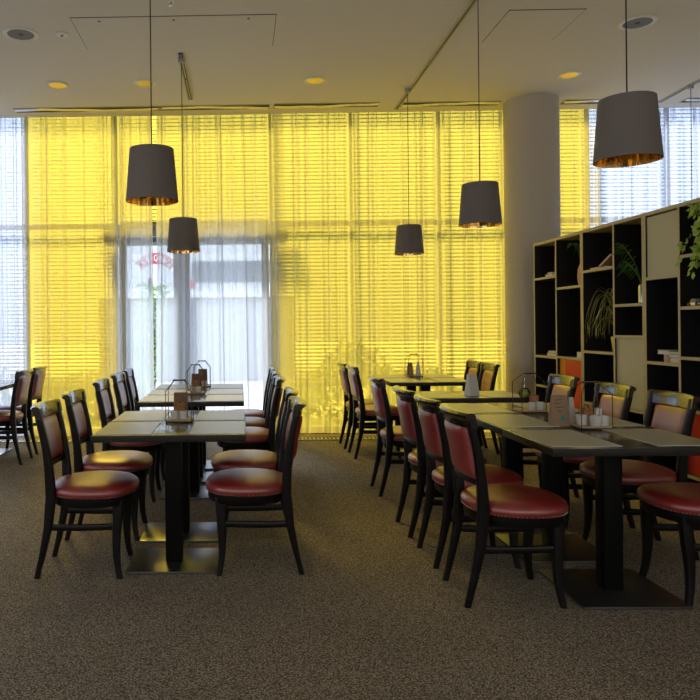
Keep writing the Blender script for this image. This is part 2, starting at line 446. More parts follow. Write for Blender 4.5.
bm = bmesh.new(); bmesh.ops.create_cone(bm, cap_ends=True, segments=24, radius1=.09, radius2=.09, depth=.02, matrix=Matrix.Translation((-1.17, -.06, 2.37)) @ Matrix.Rotation(pi/2, 4, 'X'))
mk('sign_emblem', bm, 'signred', bld, smooth=0)

def leaf(bm, p, d, L, W, up=None):
    d = Vector(d).normalized(); s = d.cross(up or Vector((0, 0, 1)))
    if s.length < .1: s = Vector((1, 0, 0))
    s.normalize(); p = Vector(p); nrm = s.cross(d)*L*.12
    v = [bm.verts.new(q) for q in (p, p+d*L*.5+s*W/2-nrm, p+d*L, p+d*L*.5-s*W/2-nrm)]
    c = bm.verts.new(p+d*L*.5)
    for a, b in ((0, 1), (1, 2), (2, 3), (3, 0)): bm.faces.new((v[a], v[b], c))
def hedge(x0, x1, y0, y1, h, n, label, seed):
    rnd = random.Random(seed); bm = bmesh.new()
    for _ in range(n):
        x = rnd.uniform(x0, x1); y = rnd.uniform(y0, y1); z = (rnd.random()**.7)*(h+.25*sin(x*2.3+seed)+.15*sin(x*5.1))
        d = (rnd.gauss(0, 1), rnd.gauss(-.3, 1), rnd.gauss(.4, .7))
        leaf(bm, (x, y, z-.05), d, rnd.uniform(.07, .14), rnd.uniform(.04, .08))
    o = mk('hedge', bm, 'hedge', smooth=0)
    return tag(o, label, 'hedge', kind='stuff')
hedge(-2.9, -1.25, 9.3, 10.2, .75, 2600, 'green leafy hedge outside the yellow glass beside the door', 3)
hedge(.7, 6.5, 9.4, 10.4, .72, 8000, 'long green leafy hedge outside the yellow glass past the door', 4)
hedge(-6.8, -3.1, 9.4, 10.2, .65, 3600, 'green leafy hedge outside the white-curtained corner', 5)
tr_ = empty('young_tree', (-1.55, 12.2, -.05)); rnd = random.Random(9)
bm = bmesh.new(); tube(bm, [(0, 0, 0), (.03, 0, 1), (-.02, .03, 2.2)], .06, 8, .03); mk('trunk', bm, 'bark', tr_)
bm = bmesh.new()
for _ in range(900):
    z = rnd.uniform(.5, 2.1); r = .32*rnd.random()**.5; a = rnd.uniform(0, 2*pi)
    leaf(bm, (r*cos(a), r*sin(a), z), (rnd.gauss(0, 1), rnd.gauss(0, 1), rnd.gauss(0, 1)), .1, .05)
mk('foliage', bm, 'hedge', tr_, smooth=0)
tag(tr_, 'slim green tree outside, seen through the gap in the door curtains', 'tree')

# ------------------------------------------------------------------ chairs
def post_x(z):
    P = [(-.275, 0), (-.245, .12), (-.215, .26), (-.198, .42), (-.203, .55), (-.222, .70), (-.250, .82), (-.262, .89)]
    for (a, za), (b, zb) in zip(P, P[1:]):
        if z <= zb: return a+(b-a)*(z-za)/(zb-za)
    return P[-1][0]
HW = .188
def sag(y): return -.033*(1-min(1, (y/.2)**2))
def make_chair():
    t = empty('dining_chair')
    def outline(r, z, n=40):
        # seat plan: rounded, slightly squared and narrower at the back
        out = []
        for k in range(n):
            a = 2*pi*k/n; c, s = cos(a), sin(a); e = 2/2.35
            xx = r*1.0*math.copysign(abs(c)**e, c); yy = r*1.04*math.copysign(abs(s)**e, s)*(1+.05*c)
            out.append((xx, yy, z))
        return out
    bm = bmesh.new()
    loft(bm, [outline(r, z) for r, z in ((.195, .370), (.214, .372), (.219, .380), (.219, .418), (.205, .422))])
    mk('seat_frame', bm, 'lacquer', t)
    bm = bmesh.new()
    loft(bm, [outline(r, z) for r, z in ((.18, .418), (.222, .420), (.230, .430), (.233, .445), (.228, .460), (.212, .473), (.180, .483), (.130, .490), (.07, .4935), (.02, .4945))])
    seat = mk('seat_cushion', bm, 'leather', t, smooth=60)
    bm = bmesh.new()
    o = outline(.226, .425, 84)
    for p in o:
        q = Vector(p); n = Vector((p[0], p[1], 0)).normalized()
        bmesh.ops.create_icosphere(bm, subdivisions=1, radius=.0036, matrix=Matrix.Translation(q+n*.0015))
    mk('nail_trim', bm, 'brass', seat)['kind'] = 'stuff'
    for s in (1, -1):
        bm = bmesh.new()
        sweepz(bm, smooth_pts([(.148, s*.150, .400, .058, .052), (.146, s*.158, .30, .050, .046), (.140, s*.166, .18, .041, .038), (.144, s*.174, .08, .033, .032), (.158, s*.184, 0, .028, .028)], 3))
        mk('leg', bm, 'lacquer', t)
        bm = bmesh.new()
        pts = []
        for z in (0, .06, .12, .19, .26, .34, .42, .5, .58, .66, .74, .82, .878):
            wx = .036+.016*math.exp(-((z-.42)/.2)**2)-.008*max(0, 1-z/.25); wy = .040 if z > .3 else .030+.010*z/.3
            yy = s*(.172 if z < .42 else .172+(HW-.172)*(z-.42)/.47)
            pts.append((post_x(z), yy, z, wx, wy))
        sweepz(bm, pts); mk('back_post', bm, 'lacquer', t)
        bm = bmesh.new()
        sections = []
        for u in (0, .25, .5, .75, 1):
            xx = -.212+(.142+.212)*u; yy = s*(.171+(.160-.171)*u); zz = .262-.004*sin(pi*u)
            sections.append([(xx, yy+a, zz+b) for a, b in rrect(.024, .034, .35)])
        loft(bm, sections); mk('stretcher', bm, 'lacquer', t)
    # curved top rail with a rolled lip behind
    prof = [(0, .822), (-.004, .850), (-.010, .884), (-.018, .894), (-.032, .897), (-.052, .893), (-.060, .882), (-.056, .870), (-.044, .864), (-.036, .850), (-.032, .822)]
    rings = []
    n = 18
    for i in range(n+1):
        y = -.212+.424*i/n
        x0 = -.232+sag(y)
        e = 1.0 if abs(y) < .205 else .9
        rings.append([(x0+px*e, y, .86+(z-.86)*e) for px, z in prof])
    bm = bmesh.new(); loft(bm, rings); mk('top_rail', bm, 'gloss', t)
    # upholstered back panel, padded both sides
    bm = bmesh.new(); nu, nv = 14, 10; yw = .158; fr, bk = [], []
    for j in range(nv+1):
        v = j/nv; z = .583+(.826-.583)*v; a, b = [], []
        for i in range(nu+1):
            u = -1+2*i/nu; y = u*yw
            pad = (1-abs(u)**5)**.5*(1-abs(2*v-1)**6)**.5
            base = post_x(z)+sag(y)*.9-.003
            a.append(bm.verts.new((base+.006+.022*pad, y, z))); b.append(bm.verts.new((base-.008-.016*pad, y, z)))
        fr.append(a); bk.append(b)
    for j in range(nv):
        for i in range(nu):
            bm.faces.new((fr[j][i], fr[j][i+1], fr[j+1][i+1], fr[j+1][i])); bm.faces.new((bk[j][i+1], bk[j][i], bk[j+1][i], bk[j+1][i+1]))
        bm.faces.new((bk[j][0], fr[j][0], fr[j+1][0], bk[j+1][0])); bm.faces.new((fr[j][nu], bk[j][nu], bk[j+1][nu], fr[j+1][nu]))
    for i in range(nu):
        bm.faces.new((fr[0][i+1], fr[0][i], bk[0][i], bk[0][i+1])); bm.faces.new((fr[nv][i], fr[nv][i+1], bk[nv][i+1], bk[nv][i]))
    mk('backrest', bm, 'leather', t, smooth=60)
    rings = []
    for i in range(13):
        y = -.17+.34*i/12; x0 = post_x(.57)+sag(y)*.9
        rings.append([(x0+a, y, .569+b) for a, b in rrect(.024, .030)])
    bm = bmesh.new(); loft(bm, rings); mk('cross_rail', bm, 'lacquer', t)
    return t
proto = make_chair(); used = [False]
def chair(x, y, rz, label, group):
    if not used[0]:
        used[0] = True; o = proto; o.location = (x, y, 0); o.rotation_euler[2] = RAD(rz)
    else: o = dup(proto, (x, y, 0), RAD(rz))
    tag(o, label, 'chair', group); return o
base = 'red leather chair, '
g1 = 'chairs along the long table before the door curtain'
for (x, y, r), w in zip(((-.795, 3.80, 0), (-.80, 4.45, 0), (-.81, 5.38, 0), (-.81, 6.12, -1), (-.82, 6.74, 1)),
        ('its back to the corner tables, first from the camera', 'its back to the corner tables, second from the camera', 'its back to the corner tables, third in line',
         'its back to the corner tables, fourth in line', 'its back to the corner tables, fifth, by the curtain')):
    chair(x, y, r, base+w, g1)
for (x, y, r), w in zip(((.035, 3.84, 180), (.04, 4.44, 179), (.03, 5.50, 181), (.03, 6.12, 180), (.04, 6.72, 180)),
        ('its back to the open aisle, first from the camera', 'its back to the open aisle, second from the camera', 'its back to the open aisle, third in line',
         'its back to the open aisle, fourth in line', 'its back to the open aisle, fifth, by the curtain')):
    chair(x, y, r, base+w, g1)
g2 = 'chairs at the small corner tables'
chair(-2.37, 6.80, 180, base+'first of the pair at the corner table', g2)
chair(-2.38, 7.36, 180, base+'of the corner pair, the one closer to the window', g2)
g3 = 'chairs along the tables beside the shelving'
for (x, y, r), w in zip(((1.305, 3.40, 0), (1.305, 3.92, 0), (1.30, 4.46, 0), (1.325, 5.49, 0), (1.375, 6.98, 1), (1.36, 7.53, 0)),
        ('facing the shelving, first from the camera', 'facing the shelving, second from the camera', 'facing the shelving, third in line',
         'facing the shelving, alone at the middle table', 'facing the column, at the window table', 'facing the column, closest to the window')):
    chair(x, y, r, base+w, g3)
for (x, y, r), w in zip(((2.19, 3.41, 180), (2.20, 4.03, 180), (2.19, 4.63, 180), (2.22, 5.42, 180), (2.28, 7.17, 180), (2.28, 7.64, 180)),
        ('its back to the shelving, first from the camera, seat partly cut off', 'its back to the shelving, second from the camera', 'its back to the shelving, behind the wire caddy of sachets',
         'its back to the shelving, behind the kraft paper menu', 'its back to the column, at the window table', 'its back to the column, closest to the window')):
    chair(x, y, r, base+w, g3)

# ------------------------------------------------------------------ tables
TZ = .74
def table(x, y, w, dpt, pd, label, group, px=0):
    t = empty('dining_table', (x, y, 0))
    top = mk('tabletop', bx(-w/2, w/2, -dpt/2+.0015, dpt/2-.0015, TZ-.036, TZ, bev=.003), ['tabletop', 'tableedge'], t)
    for p in top.data.polygons: p.material_index = 0 if p.normal.z > .5 else 1
    mk('column', bx(px-.045, px+.045, -.045, .045, .012, TZ-.045, bev=.006), 'blacksteel', t)
    mk('base_plate', bx(px-.245, px+.245, -pd/2, pd/2, 0, .012, bev=.002), 'plate', t)
    mk('top_bracket', bx(px-.2, px+.2, -.12, .12, TZ-.048, TZ-.036), 'blacksteel', t, smooth=0)
    tag(t, label, 'table', group); return t
def mat_(x0, x1, y0, y1, label, group):
    o = mk('placemat', bx(-(x1-x0)/2, (x1-x0)/2, -(y1-y0)/2, (y1-y0)/2, 0, .003, bev=.0008), 'placemat', loc=((x0+x1)/2, (y0+y1)/2, TZ), smooth=0)
    tag(o, label, 'placemat', group)
gt = 'dark tables before the door curtain'; gm = 'placemats on the tables before the door curtain'
ordn = ['first from the camera', 'second from the camera', 'third in the row', 'fourth in the row', 'fifth, closest to the curtain']
for i, y in enumerate((3.87, 4.405, 5.46, 6.0, 6.54)):
    table(-.375, y, .80, .535, .40, 'small dark pedestal table before the door curtain, '+ordn[i], gt, px=.0)
    mat_(-.765, -.47, y-.235, y+.22, 'grey-brown placemat, corner-chair side, on the table %s' % ordn[i], gm)
    mat_(-.27, .018, y-.235, y+.22, 'grey-brown placemat, aisle side, on the table %s' % ordn[i], gm)
gt = 'dark tables beside the shelving'; gm = 'placemats on the tables beside the shelving'
nm = ['first table from the camera', 'second table from the camera', 'third table, with the glass globe caddy', 'separate middle table', 'first table of the window pair', 'second table of the window pair']
nmp = ['first shelving-row table from the camera', 'second shelving-row table from the camera', 'table with the glass globe', 'separate middle table', 'first window table by the column', 'second window table by the column']
for i, (x, y, dp) in enumerate(((1.785, 3.435, .61), (1.785, 4.05, .61), (1.785, 4.665, .61), (1.79, 5.57, .58), (1.84, 7.02, .56), (1.84, 7.585, .56))):
    table(x, y, .80, dp, .50 if i < 3 else .40, 'dark pedestal table beside the shelving, '+nm[i], gt, px=.0)
    mat_(x-.385, x-.07, y-.26, y+.235, 'placemat on the aisle side of the %s' % nmp[i], gm)
    mat_(x+.09, x+.385, y-.26, y+.235, 'placemat on the shelf side of the %s' % nmp[i], gm)
gt = 'dark tables in the corner'
table(-2.70, 6.74, .80, .54, .40, 'dark pedestal table in the corner, further from the window', gt)
table(-2.70, 7.285, .80, .54, .40, 'dark pedestal table in the corner, closer to the window', gt)

# ------------------------------------------------------------------ table things
def caddy(x, y, label, w=.15, dp=.15, h=.24, z=TZ+.0002, rz=0):
    t = empty('wire_caddy', (x, y, z), RAD(rz))
    mk('tray', bx(-w/2, w/2, -dp/2, dp/2, .004, .014, bev=.002), 'lightwood', t)
    bm = bmesh.new()
    sh = h*.76; r = .0025
    for yy in (-dp/2, dp/2):
        tube(bm, [(-w/2, yy, 0), (-w/2, yy, sh), (-w*.20, yy*.25, h), (w*.20, yy*.25, h), (w/2, yy, sh), (w/2, yy, 0)], r, 6)
    for xx in (-w/2, w/2): tube(bm, [(xx, -dp/2, .003), (xx, dp/2, .003)], r, 6)
    for yy in (-dp/2, dp/2): tube(bm, [(-w/2, yy, .003), (w/2, yy, .003)], r, 6)
    mk('wire_frame', bm, 'wire', t, smooth=0)
    mk('handle', bx(-w*.26, w*.26, -.011, .011, h-.004, h+.005, bev=.002), 'wire', t)
    tag(t, label, 'caddy', 'wire caddies on the tables'); return t
def cup(x, y, z, label, s=1., rot=0):
    # small square-shouldered white pot
    bm = bmesh.new()
    a = [(.017, 0), (.019, .004), (.0225, .045), (.0225, .047), (.0205, .047), (.018, .008), (.004, .006)]
    rings = []
    for r, zz in a:
        ring = []
        for k in range(24):
            t = 2*pi*k/24; c, q = cos(t), sin(t)
            ring.append((r*s*math.copysign(abs(c)**.6, c), r*s*math.copysign(abs(q)**.6, q), zz*s))
        rings.append(ring)
    loft(bm, rings); o = mk('sugar_pot', bm, 'ceramic', loc=(x, y, z), rotz=rot)
    return tag(o, label, 'pot', 'small white pots in the caddies')
def menu(x, y, z, w, h, th, label, rz=0, printed=True, name='paper_menu', mat='kraft'):
    t = empty(name, (x, y, z), RAD(rz))
    bm = bmesh.new()
    v = [(-w/2, -th/2, 0), (w/2, -th/2, 0), (w/2, th/2, 0), (-w/2, th/2, 0), (-w/2+.004, -th*.1, h), (w/2-.004, -th*.1, h), (w/2-.004, th*.1, h), (-w/2+.004, th*.1, h)]
    V = [bm.verts.new(p) for p in v]
    for f in ((0, 1, 5, 4), (1, 2, 6, 5), (2, 3, 7, 6), (3, 0, 4, 7), (4, 5, 6, 7), (3, 2, 1, 0)): bm.faces.new([V[q] for q in f])
    mk('cover', bm, mat, t, smooth=0)
    if printed:
        bm = bmesh.new()
        def dec(u, vv, ww, hh):
            yy = -th/2+(th*.4)*(vv/h)
            box(bm, u-ww/2, u+ww/2, yy-.0012, yy+.0003, vv-hh/2, vv+hh/2)
        for q, (u, ww) in enumerate(((-.01, .035), (-.012, .028), (0, .05), (-.005, .03))): dec(u*w/.09, h*(.86-.12*q), ww*w/.09, h*.022)
        mk('printed_lines', bm, 'print_dark', t, smooth=0)
        bm = bmesh.new()
        vv = h*.27; yy = -th/2+th*.4*(vv/h)
        bmesh.ops.create_cone(bm, cap_ends=True, segments=16, radius1=w*.14, radius2=w*.14, depth=.002, matrix=Matrix.Translation((w*.08, yy-.0008, vv)) @ Matrix.Rotation(pi/2, 4, 'X'))
        mk('printed_emblem', bm, 'teal', t, smooth=0)
    return tag(t, label, 'menu')
def sachets(x, y, z, label, n=9, w=.05, h=.075, seed=1, mat='amber'):
    rnd = random.Random(seed); bm = bmesh.new()
    # little glass holder crammed with sachets, counted as one filled pot
    for i in range(n):
        a = rnd.uniform(-.25, .25); xx = -w/2+w*(i+.5)/n
        box(bm, -.003, .003, -.014, .014, 0, h*rnd.uniform(.8, 1), mtx=Matrix.Translation((xx, rnd.uniform(-.006, .006), .006)) @ Matrix.Rotation(a*.5, 4, 'Y') @ Matrix.Rotation(a*2, 4, 'Z'))
    t = empty('sachet_holder', (x, y, z))
    mk('sachets', bm, mat, t, smooth=0)['kind'] = 'stuff'
    bm = bmesh.new()
    loft(bm, [[(s*a, s*b, zz) for a, b in rrect(w+.012, .042)] for s, zz in ((.9, 0), (1, .045), (.93, .045), (.85, .004))])
    mk('holder', bm, 'ceramic', t)
    return tag(t, label, 'sachet holder', 'sachet holders in the caddies')
CT = TZ+.0145
rows = [(-.365, 4.17, 'first table from the camera'), (-.375, 5.84, 'third table before the door curtain'), (-.355, 6.47, 'fourth table before the door curtain')]
for i, (x, y, w) in enumerate(rows):
    caddy(x, y, 'black wire caddy with wooden tray on the %s' % w)
    menu(x+.004, y+.034, CT, .088, .150, .026, 'brown kraft menu standing in the caddy on the %s' % w, printed=False, mat='bookdark')
    sachets(x+.004, y-.002, CT, 'holder of amber sachets in the caddy on the %s' % w, seed=i+2, n=10, w=.052, h=.092)
    cup(x-.028, y-.032, CT, 'white pot, corner-chair side, in the caddy on the %s' % w)
    cup(x+.026, y-.032, CT, 'white pot, aisle side, in the caddy on the %s' % w)
# caddies on the tables by the shelving

caddy(1.825, 4.46, 'black wire caddy holding a hanging glass globe, on the third table beside the shelving')
cup(1.825, 4.415, CT, 'white pot under the glass globe in its caddy')
cup(1.873, 4.415, CT, 'white pot beside the one under the glass globe, on the shelf side', 1.05)
bm = bmesh.new(); lathe(bm, [(.018, 0), (.021, .004), (.026, .05), (.027, .085), (.024, .085), (.021, .01), (.003, .008)], 20)
tag(mk('terracotta_pot', bm, 'terracotta', loc=(1.868, 4.49, CT)), 'small brown clay pot behind the white pots in the globe caddy', 'pot')
gl = empty('glass_globe', (1.80, 4.47, TZ+.115))
bm = bmesh.new(); bmesh.ops.create_uvsphere(bm, u_segments=24, v_segments=16, radius=.036); mk('globe', bm, 'glass', gl)
bm = bmesh.new(); tube(bm, [(0, 0, .035), (.003, 0, .055), (-.003, 0, .07), (.003, 0, .09), (0, 0, .122)], .0016, 6); mk('hook', bm, 'chrome', gl)
bm = bmesh.new(); rnd = random.Random(3)
for _ in range(60):
    a = rnd.uniform(0, 2*pi); r = .022*rnd.random()**.5
    leaf(bm, (r*cos(a), r*sin(a), rnd.uniform(-.024, .0)), (rnd.gauss(0, 1), rnd.gauss(0, 1), 1), .014, .007)
mk('moss', bm, 'leafl', gl, smooth=0)
tag(gl, 'round glass globe with green moss hanging in a wire caddy', 'ornament')
caddy(1.862, 3.765, 'black wire caddy packed with pots and sachets, beside the kraft paper menu', w=.16)
cup(1.865, 3.712, CT, 'white pot at the front of the sachet-filled caddy', 1.15, .1)
cup(1.912, 3.722, CT, 'white pot at the front corner of the sachet-filled caddy', 1.1, -.1)
cup(1.816, 3.76, CT, 'white pot at the back corner of the sachet-filled caddy', 1.15, .3)
sachets(1.862, 3.795, CT, 'holder with amber sachets in the caddy beside the kraft menu', n=9, w=.075, h=.098, seed=8)
sachets(1.913, 3.775, CT, 'holder with white sachets in the caddy beside the kraft menu', n=5, w=.03, h=.085, seed=12, mat='paper')
menu(1.728, 3.83, TZ+.0002, .098, .165, .055, 'brown kraft paper menu with printed lines and teal emblem, standing alone', rz=8)
menu(1.805, 3.865, TZ+.0002, .050, .150, .045, 'narrow white paper card standing behind the brown kraft menu', rz=35, printed=False, name='paper_card', mat='paper')
caddy(1.85, 7.50, 'black wire caddy on the window table beside the column')
menu(1.815, 7.52, CT, .06, .135, .05, 'brown paper menu in the caddy on the window table', printed=False, rz=20)
menu(1.885, 7.46, CT, .05, .150, .05, 'pale paper card in the caddy on the window table', printed=False, rz=60, name='paper_card', mat='paper')
menu(1.80, 5.48, TZ+.0002, .095, .165, .07, 'pale paper card standing on the separate middle table', printed=False, rz=28, name='paper_card', mat='paper')

# ------------------------------------------------------------------ pendant lamps
def make_lamp(zb, h=.298, rb=.150, rt=.126):
    t = empty('pendant_lamp')
    bm = bmesh.new()
    n = 64
    loft(bm, [[(r*cos(2*pi*k/n), r*sin(2*pi*k/n), z) for k in range(n)] for r, z in ((rb-.003, 0), (rb, 0), (rt, h), (rt-.01, h+.002), (.012, h+.002), (.012, h-.004), (rt-.012, h-.004))], caps=False)
    mk('shade', bm, 'shade', t)
    bm = bmesh.new()
    rings = []
    for r, z in ((rb-.003, .0), (rt-.004, h-.006)):
        rings.append([((r-.0045*abs(sin(k*2.3)))*cos(2*pi*k/54), (r-.0045*abs(sin(k*2.3)))*sin(2*pi*k/54), z) for k in range(54)])
    loft(bm, rings, caps=False)
    mk('gold_lining', bm, 'gold', t, smooth=0)
    bm = bmesh.new(); lathe(bm, [(.018, h-.07), (.020, h-.068), (.020, h+.005), (.010, h+.02)], 20); sk = mk('socket', bm, 'darkgap', t)
    bm = bmesh.new(); lathe(bm, [(.006, h-.16), (.02, h-.15), (.03, h-.125), (.026, h-.095), (.014, h-.07)], 20); mk('bulb', bm, 'white', sk)
    bm = bmesh.new(); tube(bm, [(0, 0, h), (0, 0, CEIL-zb-.02)], .0035, 8); mk('cord', bm, 'wire', t)
    bm = bmesh.new(); lathe(bm, [(.026, CEIL-zb-.045), (.030, CEIL-zb-.04), (.030, CEIL-zb-.006), (.02, CEIL-zb-.004)], 20); mk('ceiling_cup', bm, 'frame', t)
    return t
g = 'pendant lamps with gold lining'
for i, (x, y, z, w) in enumerate(((-.495, 4.0, 2.018, 'large dark conical lamp hanging over the front tables before the door curtain'), (-.51, 6.4, 1.985, 'small dark conical lamp hanging in front of the door curtain'),
        (1.755, 5.12, 2.015, 'dark conical lamp hanging beside the column, before the yellow curtains'), (1.885, 3.42, 2.080, 'biggest dark conical lamp, hanging above the shelving top edge'),
        (1.775, 7.34, 2.03, 'smallest dark conical lamp hanging before the yellow curtains'), (4.71, 7.35, 2.03, 'pendant lamp behind the shelving, only its cord in view'))):
    o = make_lamp(z); o.location = (x, y, z); tag(o, w, 'lamp', g)

# ------------------------------------------------------------------ ceiling fittings
def disc(name, x, y, parts, label, cat, group=None):
    t = empty(name, (x, y, CEIL))
    for pn, mat, prof in parts:
        bm = bmesh.new(); lathe(bm, prof, 40); mk(pn, bm, mat, t)
    tag(t, label, cat, group)
for x, y, w in ((-1.82, 7.06, 'in front of the first yellow bay'), (-.935, 7.045, 'in front of the door curtain'), (.78, 7.04, 'just past the door curtain'), (3.29, 7.0, 'beside the top of the column'), (-4.2, 7.05, 'over the corner tables'), (5.6, 7.0, 'behind the shelving')):
    disc('ceiling_downlight', x, y, [('trim_ring', 'white', [(.084, .0), (.112, .0), (.115, -.006), (.100, -.014), (.086, -.008), (.084, .0)]), ('reflector', 'downlight', [(.085, -.008), (.07, -.003), (.02, -.0015)])],
         'round brass-coloured downlight in the ceiling ' + w, 'downlight', 'ceiling downlights')
for x, y, w in ((-1.805, 5.82, 'over the corner side of the room'), (3.29, 5.80, 'above the biggest lamp')):
    disc('ceiling_speaker', x, y, [('trim_ring', 'white', [(.108, 0), (.142, 0), (.145, -.008), (.128, -.016), (.110, -.009), (.108, 0)]), ('mesh_cover', 'speaker', [(.109, -.007), (.05, -.006), (.01, -.006)]), ('centre_cap', 'darkgap', [(.022, -.006), (.020, -.009), (.004, -.010)])],
         'round grey ceiling speaker in a white ring ' + w, 'speaker', 'ceiling speakers')
disc('smoke_detector', -1.463, 5.834, [('housing', 'white', [(.052, 0), (.054, -.008), (.045, -.014), (.02, -.016)]), ('sensor', 'darkgap', [(.012, -.014), (.011, -.02), (.003, -.021)])], 'small round white detector beside the ceiling speaker', 'detector')
disc('sprinkler_head', -.495, 5.28, [('rose', 'white', [(.03, 0), (.03, -.004), (.012, -.008)]), ('nozzle', 'chrome', [(.008, -.006), (.008, -.03), (.016, -.033), (.016, -.036), (.003, -.037)])], 'small sprinkler head in the ceiling beside the lamp cord', 'sprinkler')
# access panels: flush lids with a dark joint
def panel(x0, x1, y0, y1, label, holes):
    t = empty('access_panel', ((x0+x1)/2, (y0+y1)/2, CEIL))
    w, d = (x1-x0)/2, (y1-y0)/2; g = .008
    bm = bmesh.new()
    box(bm, -w, w, -d, -d+g*1.4, -.0015, 0); box(bm, -w, w, d-g*.5, d, -.0015, 0); box(bm, -w, -w+g*.6, -d+g*1.4, d-g*.5, -.0015, 0); box(bm, w-g*.6, w, -d+g*1.4, d-g*.5, -.0015, 0)
    mk('joint', bm, 'darkgap', t, smooth=0)
    mk('lid', bx(-w+g*.6, w-g*.6, -d+g*1.4, d-g*.5, -.003, 0), 'ceiling', t, smooth=0)
    for hx in holes:
        bm = bmesh.new(); lathe(bm, [(.011, -.003), (.011, -.0045), (.003, -.005)], 14, (hx*w, -d+.07, 0)); mk('latch', bm, 'darkgap', t)
    tag(t, label, 'access panel')
panel(-1.325, .315, 5.53, 6.16, 'wide rectangular access panel in the ceiling with three latches', (-.73, -.0, .73))
panel(2.14, 2.745, 5.53, 6.15, 'square access panel in the ceiling beside the lamp track', ())
# lamp tracks
def track(x, y0, y1, label, wide=.022, twin=False):
    t = empty('ceiling_track', (x, (y0+y1)/2, CEIL)); d = (y1-y0)/2
    mk('channel', bx(-wide/2, wide/2, -d, d, -.012, 0), 'wire', t, smooth=0)
    bm = bmesh.new(); box(bm, -wide/2-.01, -wide/2, -d, d, -.014, 0); box(bm, wide/2, wide/2+.01, -d, d, -.014, 0)
    if twin: box(bm, -.005, .005, -d+.02, -.02, -.013, -.011); box(bm, -.005, .005, .03, d-.02, -.013, -.011)
    mk('flange', bm, 'cream', t, smooth=0)
    tag(t, label, 'lamp track', 'ceiling lamp tracks')
track(-.508, 6.28, 7.55, 'short black lamp track in the ceiling before the door curtain', .036, True)
track(1.805, 2.2, 8.0, 'long thin black lamp track running to the window beside the column')
track(4.71, 4.0, 7.9, 'thin black lamp track in the ceiling behind the shelving')
track(-.50, 1.5, 4.4, 'black lamp track above the front tables before the door curtain', .036)
# linear air slots by the window
def slot(x0, x1, y, label):
    t = empty('air_slot', ((x0+x1)/2, y, CEIL)); w = (x1-x0)/2
    bm = bmesh.new(); box(bm, -w, w, -.078, -.068, -.006, 0); box(bm, -w, w, .068, .078, -.006, 0); box(bm, -w, -w+.01, -.068, .068, -.006, 0); box(bm, w-.01, w, -.068, .068, -.006, 0)
    mk('frame', bm, 'cream', t, smooth=0)
    mk('backing', bx(-w+.01, w-.01, -.068, .068, -.0015, 0), 'darkgap', t, smooth=0)
    # slightly wavy metal vane
    bm = bmesh.new(); n = int(w*2/.06); rings = []
    for i in range(n+1):
        xx = -w+.012+(2*w-.024)*i/n; q = .030*sin(i*.21+x0)+.008*sin(i*.83)
        rings.append([(xx, q-.022, -.002), (xx, q+.022, -.002), (xx, q+.022, -.014), (xx, q+.016, -.017), (xx, q-.022, -.004)])
    loft(bm, rings); mk('vane', bm, 'chrome', t, smooth=0)
    tag(t, label, 'air vent', 'linear air slots along the window')
slot(-2.52, .36, 7.86, 'long linear air slot in the ceiling over the door curtain')
slot(.40, 1.58, 7.84, 'linear air slot in the ceiling just past the door')
slot(1.83, 2.93, 7.86, 'linear air slot in the ceiling beside the column and lamp track')
slot(3.62, 4.55, 7.86, 'linear air slot in the ceiling on the far side of the column')
slot(4.95, 6.2, 7.86, 'linear air slot in the ceiling behind the shelving track')
slot(-6.2, -2.75, 7.86, 'linear air slot in the ceiling over the corner tables')

# ------------------------------------------------------------------ shelving
SX, SD, ST, SB = 3.0, .34, 2.105, .06
def unit(y0, y1, divs, cells, label):
    """divs: y positions of uprights; cells: per bay (shelf heights, panels)"""
    t = empty('shelving_unit', (SX, (y0+y1)/2, 0)); yc = (y0+y1)/2; th = .022
    def two(x0, x1, a, b, z0, z1, name):
        bm = bmesh.new(); box(bm, x0+.003, x1, a-yc, b-yc, z0, z1, mi=0); box(bm, x0, x0+.003, a-yc, b-yc, z0, z1, mi=1)
        return mk(name, bm, ['black_lam', 'ply'], t, smooth=0)
    for y in divs:
        two(0, SD, y-th/2, y+th/2, SB, ST-.026, 'upright')
    bm = bmesh.new(); box(bm, 0, SD, y0-yc, y1-yc, ST-.026, ST); mk('top_board', bm, 'ply', t, smooth=0)
    two(0, SD, y0, y1, SB-.025, SB, 'bottom_board')
    mk('plinth', bx(.04, SD-.03, y0+.02-yc, y1-.02-yc, 0, SB-.025), 'black_lam', t, smooth=0)
    mk('back_panel', bx(SD-.008, SD, y0-yc, y1-yc, SB, ST-.026), 'black_lam', t, smooth=0)
    for (a, b), (zs, pans) in zip(zip(divs, divs[1:]), cells):
        for z in zs: two(.001, SD-.008, a+th/2, b-th/2, z-th/2, z+th/2, 'shelf_board')
        for z0, z1, mat in pans:
            dx = .012 if mat == 'cream' else .03
            q = mk('door_panel', bx(dx, dx+.018, a+th/2+.014-yc, b-th/2-.002-yc, z0+.013, z1-.013), mat, t, smooth=0)
            if mat == 'redboard':
                q['label'] = 'red panel'
                if y0 > 6: mk('edge_strip', bx(dx-.004, dx, b-th/2-.11-yc, b-th/2-.004-yc, z0+.013, z1-.013), 'orange', q, smooth=0)
    return tag(t, label, 'shelving', 'black shelving units with plywood edges')
# bays listed from the near end (small y) to the far end
unit(6.19, 7.19, (6.201, 6.69, 7.179), [((1.62, .975, .50), ((.50, .975, 'redboard'),)), ((1.74, .965, .67), ())], 'black open shelving unit with plywood edges and a red panel, closest to the column')
unit(5.245, 6.186, (5.256, 5.665, 6.175), [((1.43, 1.185, .62), ((.62, 1.185, 'cream'),)), ((1.74, 1.045, .60), ())], 'middle black shelving unit with a spiky plant and a low cream panel')
unit(4.21, 5.241, (4.221, 4.83, 5.230), [((1.74, 1.39, 1.05, .70, .26), ((.26, .70, 'redboard'),)), ((1.615, 1.0, .60), ((1.615, 2.08, 'cream'),))], 'black shelving unit with a high cream panel and ivy, closest to the camera')

